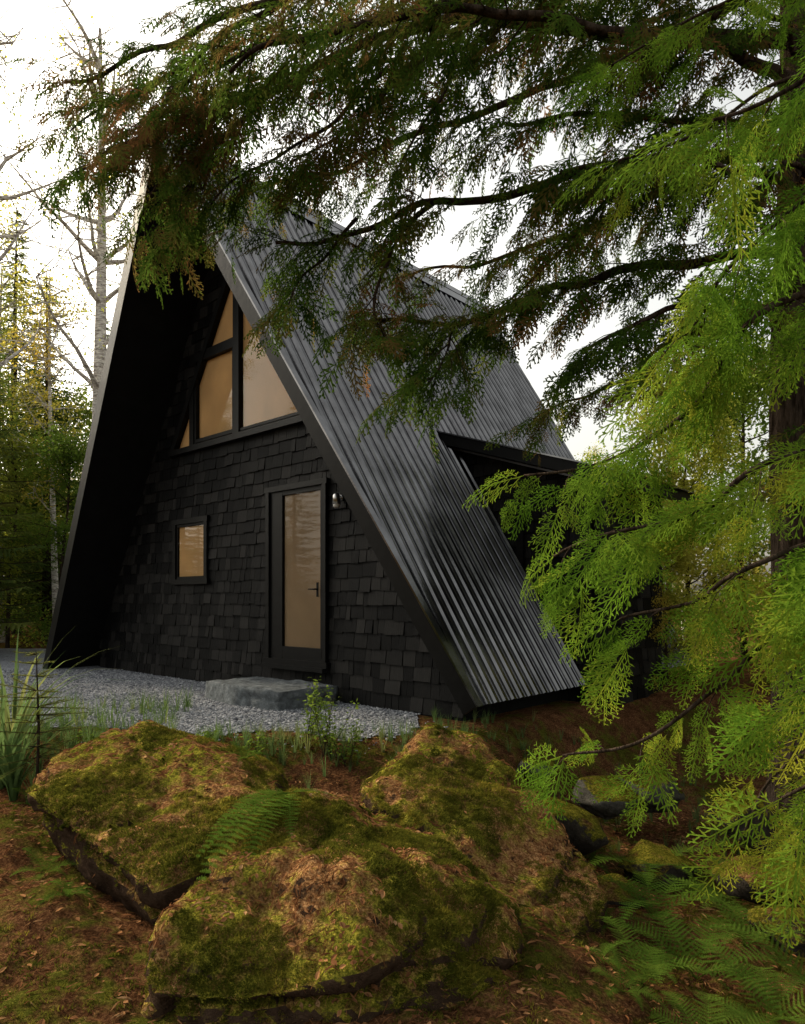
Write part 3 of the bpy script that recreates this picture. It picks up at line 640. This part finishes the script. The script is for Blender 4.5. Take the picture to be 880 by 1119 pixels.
for x,y,s,k in [(-6.3,14.2,1.0,2),(-8.1,12.9,.95,2),(-10.5,18,1.0,1),(-4.5,18,1.05,0),(-12,20,1.1,0),(-8,23,1.0,1),(-8.3,16.5,.9,1)]: place('birch_tree',bir[k],x,y,s)
for x,y,s,k in [(4.6,11,.9,0),(5.5,9.2,.7,0),(6.5,13,1,1),(4.2,14.5,.9,0),(8.5,12,1,0),(7.2,16,1,1),(3.7,9.6,.55,0),(-10,20,1.2,1),(-7.6,20,1.2,0),(-9.9,13.2,.5,1),(-12.5,18,1.2,0),(-8.2,12.2,.35,1),(4.9,12.5,.9,1),(3.1,8.9,.3,0),(-7.7,15.4,.8,1),(-9.4,16.3,1.1,0),(-10.8,17.5,1.1,1)]: place('maple_tree',map_[k],x,y,s)
tm=[]
for i,me in enumerate(sp+bir[:2]+map_): 
    tm.append(bpy.data.objects.new('far_tree_%d'%i,me))
c_tr=coll('far_trees',tm); dat=[]
for _ in range(300):
    a=U(-1.25,1.25); r=U(24,70); x,y=math.sin(a)*r,math.cos(a)*r
    k=random.choice([0,1,2,3,4,4,5,5,5]) if a<0 else random.choice([0,2,3,4,4,5,5])
    s=U(.8,1.3)*(.9 if a<-.2 else .62) ; dat.append(((x,y,H(x,y)),(0,0,U(0,6.28)),s,k))
instancer('distant_forest',dat,c_tr)
# ---------------------------------------------------------------- ferns
def frond(mb,base,az,L,rise,droop,rs,m=0,wid=.2):
    h=Vector((math.cos(az),math.sin(az),0)); sd=Vector((-h.y,h.x,0)); n=22
    P=lambda t:base+h*L*t*.95+Vector((0,0,rise*L*t-droop*L*t*t))
    mb.tube([P(i/8) for i in range(9)],[.0022*(1-.8*i/8) for i in range(9)],4,m,cap=False)
    for i in range(n):
        t=.12+.88*i/n; tg=(P(t+.02)-P(t)).normalized(); up=sd.cross(tg)
        pl=L*wid*math.sin(math.pi*min(1,(t*.85+.13)))**.8*(1.05-t*.45)*rs.uniform(.9,1.08)
        for sg in (-1,1):
            d=(sd*sg+tg*.35+up*rs.uniform(-.3,.0)).normalized(); p=P(t); k=max(3,int(pl/.009)); pr=d.cross(up*sg).normalized()
            for j in range(k):
                u=(j+.3)/k; c=p+d*pl*u; l=L/n*.40*(1-u)**.6+.001; w_=d*pl/k*.42
                for s2 in (-1,1):
                    e=(pr*s2+d*.5).normalized()*l
                    mb.add([c-w_,c+w_,c+e+w_*.3,c+e-w_*.3],[(0,1,2,3)],m)
def fern_mesh(name,seed,nf=8,L=.45):
    rs=random.Random(seed); mb=MB()
    for i in range(nf): frond(mb,Vector((0,0,0)),i*6.283/nf+rs.uniform(-.3,.3),L*rs.uniform(.7,1.15),rs.uniform(.8,1.3),rs.uniform(.7,1.1),rs,wid=.23)
    return mb.obj(name,M_fern,link=False).data
fm=[fern_mesh('fern_a',1,8),fern_mesh('fern_b',2,7,.55),fern_mesh('fern_c',3,6,.35)]
def fern(x,y,s,k,z=None):
    ob=bpy.data.objects.new('fern',fm[k]); scene.collection.objects.link(ob); ob.location=(x,y,(H(x,y) if z is None else z)); ob.scale=(s,s,s); ob.rotation_euler=(U(-.15,.15),U(-.15,.15),U(0,6.28))
for x,y,s,k in [(1.15,3.3,.85,0),(1.5,3.5,1.,1),(1.85,3.7,1,0),(1.5,4.1,1,1),(1.15,3.9,.8,2),(2.0,3.3,1,1),(1.65,3.1,.9,0),(2.1,4.3,1,0),(1.7,4.7,.9,1),(1.3,4.8,.8,2),(.98,3.05,.6,2),(1.25,2.8,.7,1),(1.55,2.75,.8,0),(2.5,4.8,1,1),(.35,5.3,.5,2),(-2.6,4.9,.8,2),(-1.9,5.4,.6,2)]: fern(x,y,s,k)
rs=random.Random(5); mb=MB()
for az,L,dd_ in ((4.27,.75,.5),(4.02,.6,.48),(4.5,.6,.52),(3.75,.45,.42),(.3,.25,.3),(3.2,.3,.3),(4.9,.4,.48)): frond(mb,Vector((0,0,0)),az,L,.16,dd_,rs,wid=.19)
zb=drop(-.6,3.62,[A,B]); ob=mb.obj('fern',M_fern); ob.location=(-.6,3.62,zb+.02)
fern(-1.0,4.35,.5,2,drop(-1,4.35,[A])); fern(-1.95,3.75,.6,2); fern(-1.6,3.3,.5,2); fern(.95,3.3,.5,2)
# ---------------------------------------------------------------- grass & small plants
def blade_tpl(name,seed,n,L,w,spread,m):
    rs=random.Random(seed); mb=MB()
    for _ in range(n):
        a=rs.uniform(0,6.28); h=Vector((math.cos(a),math.sin(a),0)); sd=Vector((-h.y,h.x,0)); l=L*rs.uniform(.5,1.1); b=h*rs.uniform(0,.02); ar=rs.uniform(.2,1)*spread; vs=[]
        k=6
        for i in range(k+1):
            t=i/k; p=b+h*ar*l*t**1.6+Vector((0,0,l*t*(1-.45*ar*t*t))); ww=w*(1-t**2)+.0004
            vs+= [p-sd*ww/2,p+sd*ww/2]
        mb.add(vs,[(2*i,2*i+1,2*i+3,2*i+2) for i in range(k)])
    return mb.obj(name,m,link=False)
c_gr=coll('grass_tufts',[blade_tpl('tuft_%d'%i,i,14,.2,.004,.6,M_grass) for i in range(3)])
dat=[]
for _ in range(340):
    x=U(-4.2,.6); y=5.75+.35*max(0,-x-2)+random.gauss(0,.18)
    dat.append(((x,y,H(x,y)),(0,0,U(0,6.28)),U(.3,1.2),random.randint(0,2)))
for _ in range(160):
    x=U(-4.5,-2.2); y=U(5,7.5); dat.append(((x,y,H(x,y)),(0,0,U(0,6.28)),U(.6,1.6),random.randint(0,2)))
for _ in range(200):
    x=U(.3,3.0); y=U(5,7); dat.append(((x,y,H(x,y)),(0,0,U(0,6.28)),U(.3,1),random.randint(0,2)))
instancer('grass',dat,c_gr)
for x,y,s in ((-3.15,5.4,1.3),(-2.95,5.2,1.1),(-3.35,5.9,1.4)):
    ob=blade_tpl('tall_grass_plant',int(x*10),38,.9,.024,1.0,M_grass); scene.collection.objects.link(ob); ob.location=(x,y,H(x,y)); ob.scale=(s,)*3
def shrub(name,x,y,h,nst,lm,ls=.035,z=None):
    rs=random.Random(int(x*100)); mb=MB()
    for _ in range(nst):
        p=Vector((rs.gauss(0,.03),rs.gauss(0,.03),0)); d=Vector((rs.uniform(-.35,.35),rs.uniform(-.35,.35),1)).normalized(); q=[p]; l=h*rs.uniform(.6,1.1)
        for j in range(7): d=(d+Vector((rs.uniform(-.15,.15),rs.uniform(-.15,.15),0))).normalized(); q.append(q[-1]+d*l/7)
        mb.tube(q,[.004*(1-.7*j/7) for j in range(8)],4,0,cap=False)
        for j in range(2,8):
            for _ in range(6):
                c=q[j]+Vector((rs.gauss(0,1),rs.gauss(0,1),rs.gauss(0,.6)))*.035; u=Vector((rs.gauss(0,1),rs.gauss(0,1),rs.gauss(0,.4))).normalized(); v=u.cross(Vector((rs.gauss(0,.5),rs.gauss(0,.5),1))).normalized(); s=ls*rs.uniform(.6,1.3)
                mb.add([c,c+u*s*.45+v*s*.3,c+u*s,c+u*s*.45-v*s*.3],[(0,1,2,3)],1)
    ob=mb.obj(name,[M_bark,lm]); ob.location=(x,y,H(x,y) if z is None else z); return ob
for x,y,h,n in ((-.62,5.6,.65,9),(-.8,5.7,.5,8),(-.45,5.5,.4,7),(-2.6,5.6,.35,6),(.9,5.6,.3,4),(-1.2,5.5,.25,5),(-1.6,5.6,.2,5)): shrub('shrub',x,y,h,n,M_green)
def sapling(x,y,h):
    rs=random.Random(8); mb=MB(); mb.tube([(0,0,-.1),(.02,0,h*.5),(0,0,h)],[.014,.01,.003],6,0); z=.3*h
    while z<h:
        for b in range(5):
            a=rs.uniform(0,6.28); L=(.5*(1-z/h)+.14)*rs.uniform(.5,1.2); hh=Vector((math.cos(a),math.sin(a),rs.uniform(-.15,.3))); s=Vector((-hh.y,hh.x,0)); mb.tube([(0,0,z),Vector((0,0,z))+hh*L],[.004,.002],4,0,cap=False)
            for i in range(int(L/.005)):
                p=Vector((0,0,z))+hh*L*(.1+.9*i/(L/.005))
                for sg in (-1,1):
                    d=(s*sg+hh*.5+Vector((0,0,rs.uniform(-.3,.4)))).normalized()*rs.uniform(.025,.05); wv=hh*.0035; mb.add([p-wv,p+wv,p+d],[(0,1,2)],1)
        z+=h*.07*rs.uniform(.6,1.4)
    ob=mb.obj('fir_sapling',[M_bark,M_spruce]); ob.location=(x,y,H(x,y))
sapling(-2.75,5.15,1.15)
# ---------------------------------------------------------------- moss tufts + litter
def moss_tpl(name,seed):
    rs=random.Random(seed); mb=MB()
    for _ in range(16):
        a=rs.uniform(0,6.28); r=rs.uniform(0,.014); b=Vector((math.cos(a)*r,math.sin(a)*r,-.003)); d=Vector((rs.gauss(0,.5),rs.gauss(0,.5),1)).normalized()*rs.uniform(.007,.016); s=Vector((rs.gauss(0,1),rs.gauss(0,1),0)).normalized()*.0018
        mb.add([b-s,b+s,b+d],[(0,1,2)])
    return mb.obj(name,M_moss,link=False)
c_ms=coll('moss_templates',[moss_tpl('moss_%d'%i,i) for i in range(3)])
def leaf_tpl(name,seed,L,w):
    rs=random.Random(seed); mb=MB(); c=[rs.uniform(.002,.01) for _ in range(5)]
    mb.add([(0,-L/2,0),(w*.5,-L*.1,c[0]),(w*.35,L*.2,c[1]),(0,L/2,c[2]),(-w*.45,L*.15,c[3]),(-w*.4,-L*.2,c[4])],[(0,1,2,3),(0,3,4,5)]); return mb.obj(name,M_litter,link=False)
c_lf=coll('litter_templates',[leaf_tpl('leaf_0',0,.028,.016),leaf_tpl('leaf_1',1,.045,.0025),leaf_tpl('leaf_2',2,.06,.002),leaf_tpl('leaf_3',3,.036,.022)])
md,ld=[],[]
for ob,cnt in ((A,13000),(B,14000),(Cc,10000)):
    me=ob.data; P=[p for p in me.polygons if p.normal.z>.3]
    for p in random.choices(P,weights=[p.area for p in P],k=cnt):
        c=p.center; n=p.normal
        t=noise.noise(c*2.2+Vector((3,1,0)))+.6*noise.noise(c*7)
        if t>.0 : md.append((c+n*.001,frame(n.cross(Vector((R(),R(),.1))),n),U(.6,1.5)*(1+max(0,t)*.8),random.randint(0,2)))
        elif R()<.35: ld.append((c+n*.005,frame(n.cross(Vector((U(-1,1),U(-1,1),.1))),n+Vector((U(-.2,.2),U(-.2,.2),0))),U(.5,1.1),random.choice([0,1,1,1,2,2,2,2,3])))
for _ in range(11000):
    x=U(-3.2,3.2); y=U(2.3,6.4)
    if gravel_ok(x,y) and R()<.95: continue
    ld.append(((x,y,H(x,y)+.006),(U(-.3,.3),U(-.3,.3),U(0,6.28)),U(.5,1.2),random.choice([0,1,1,2,2,2,2,3])))
for _ in range(16000):
    x=U(-3.2,3.2); y=U(2.3,6); 
    if noise.noise(Vector((x*1.6,y*1.6,4)))+.5*noise.noise(Vector((x*6,y*6,4)))>.02: md.append(((x,y,H(x,y)),(U(-.2,.2),U(-.2,.2),U(0,6.28)),U(.8,1.9),random.randint(0,2)))
instancer('moss',md,c_ms); instancer('leaf_litter',ld,c_lf)
scene.view_settings.view_transform='Standard'; scene.view_settings.look='None'; scene.view_settings.exposure=0; scene.view_settings.gamma=1
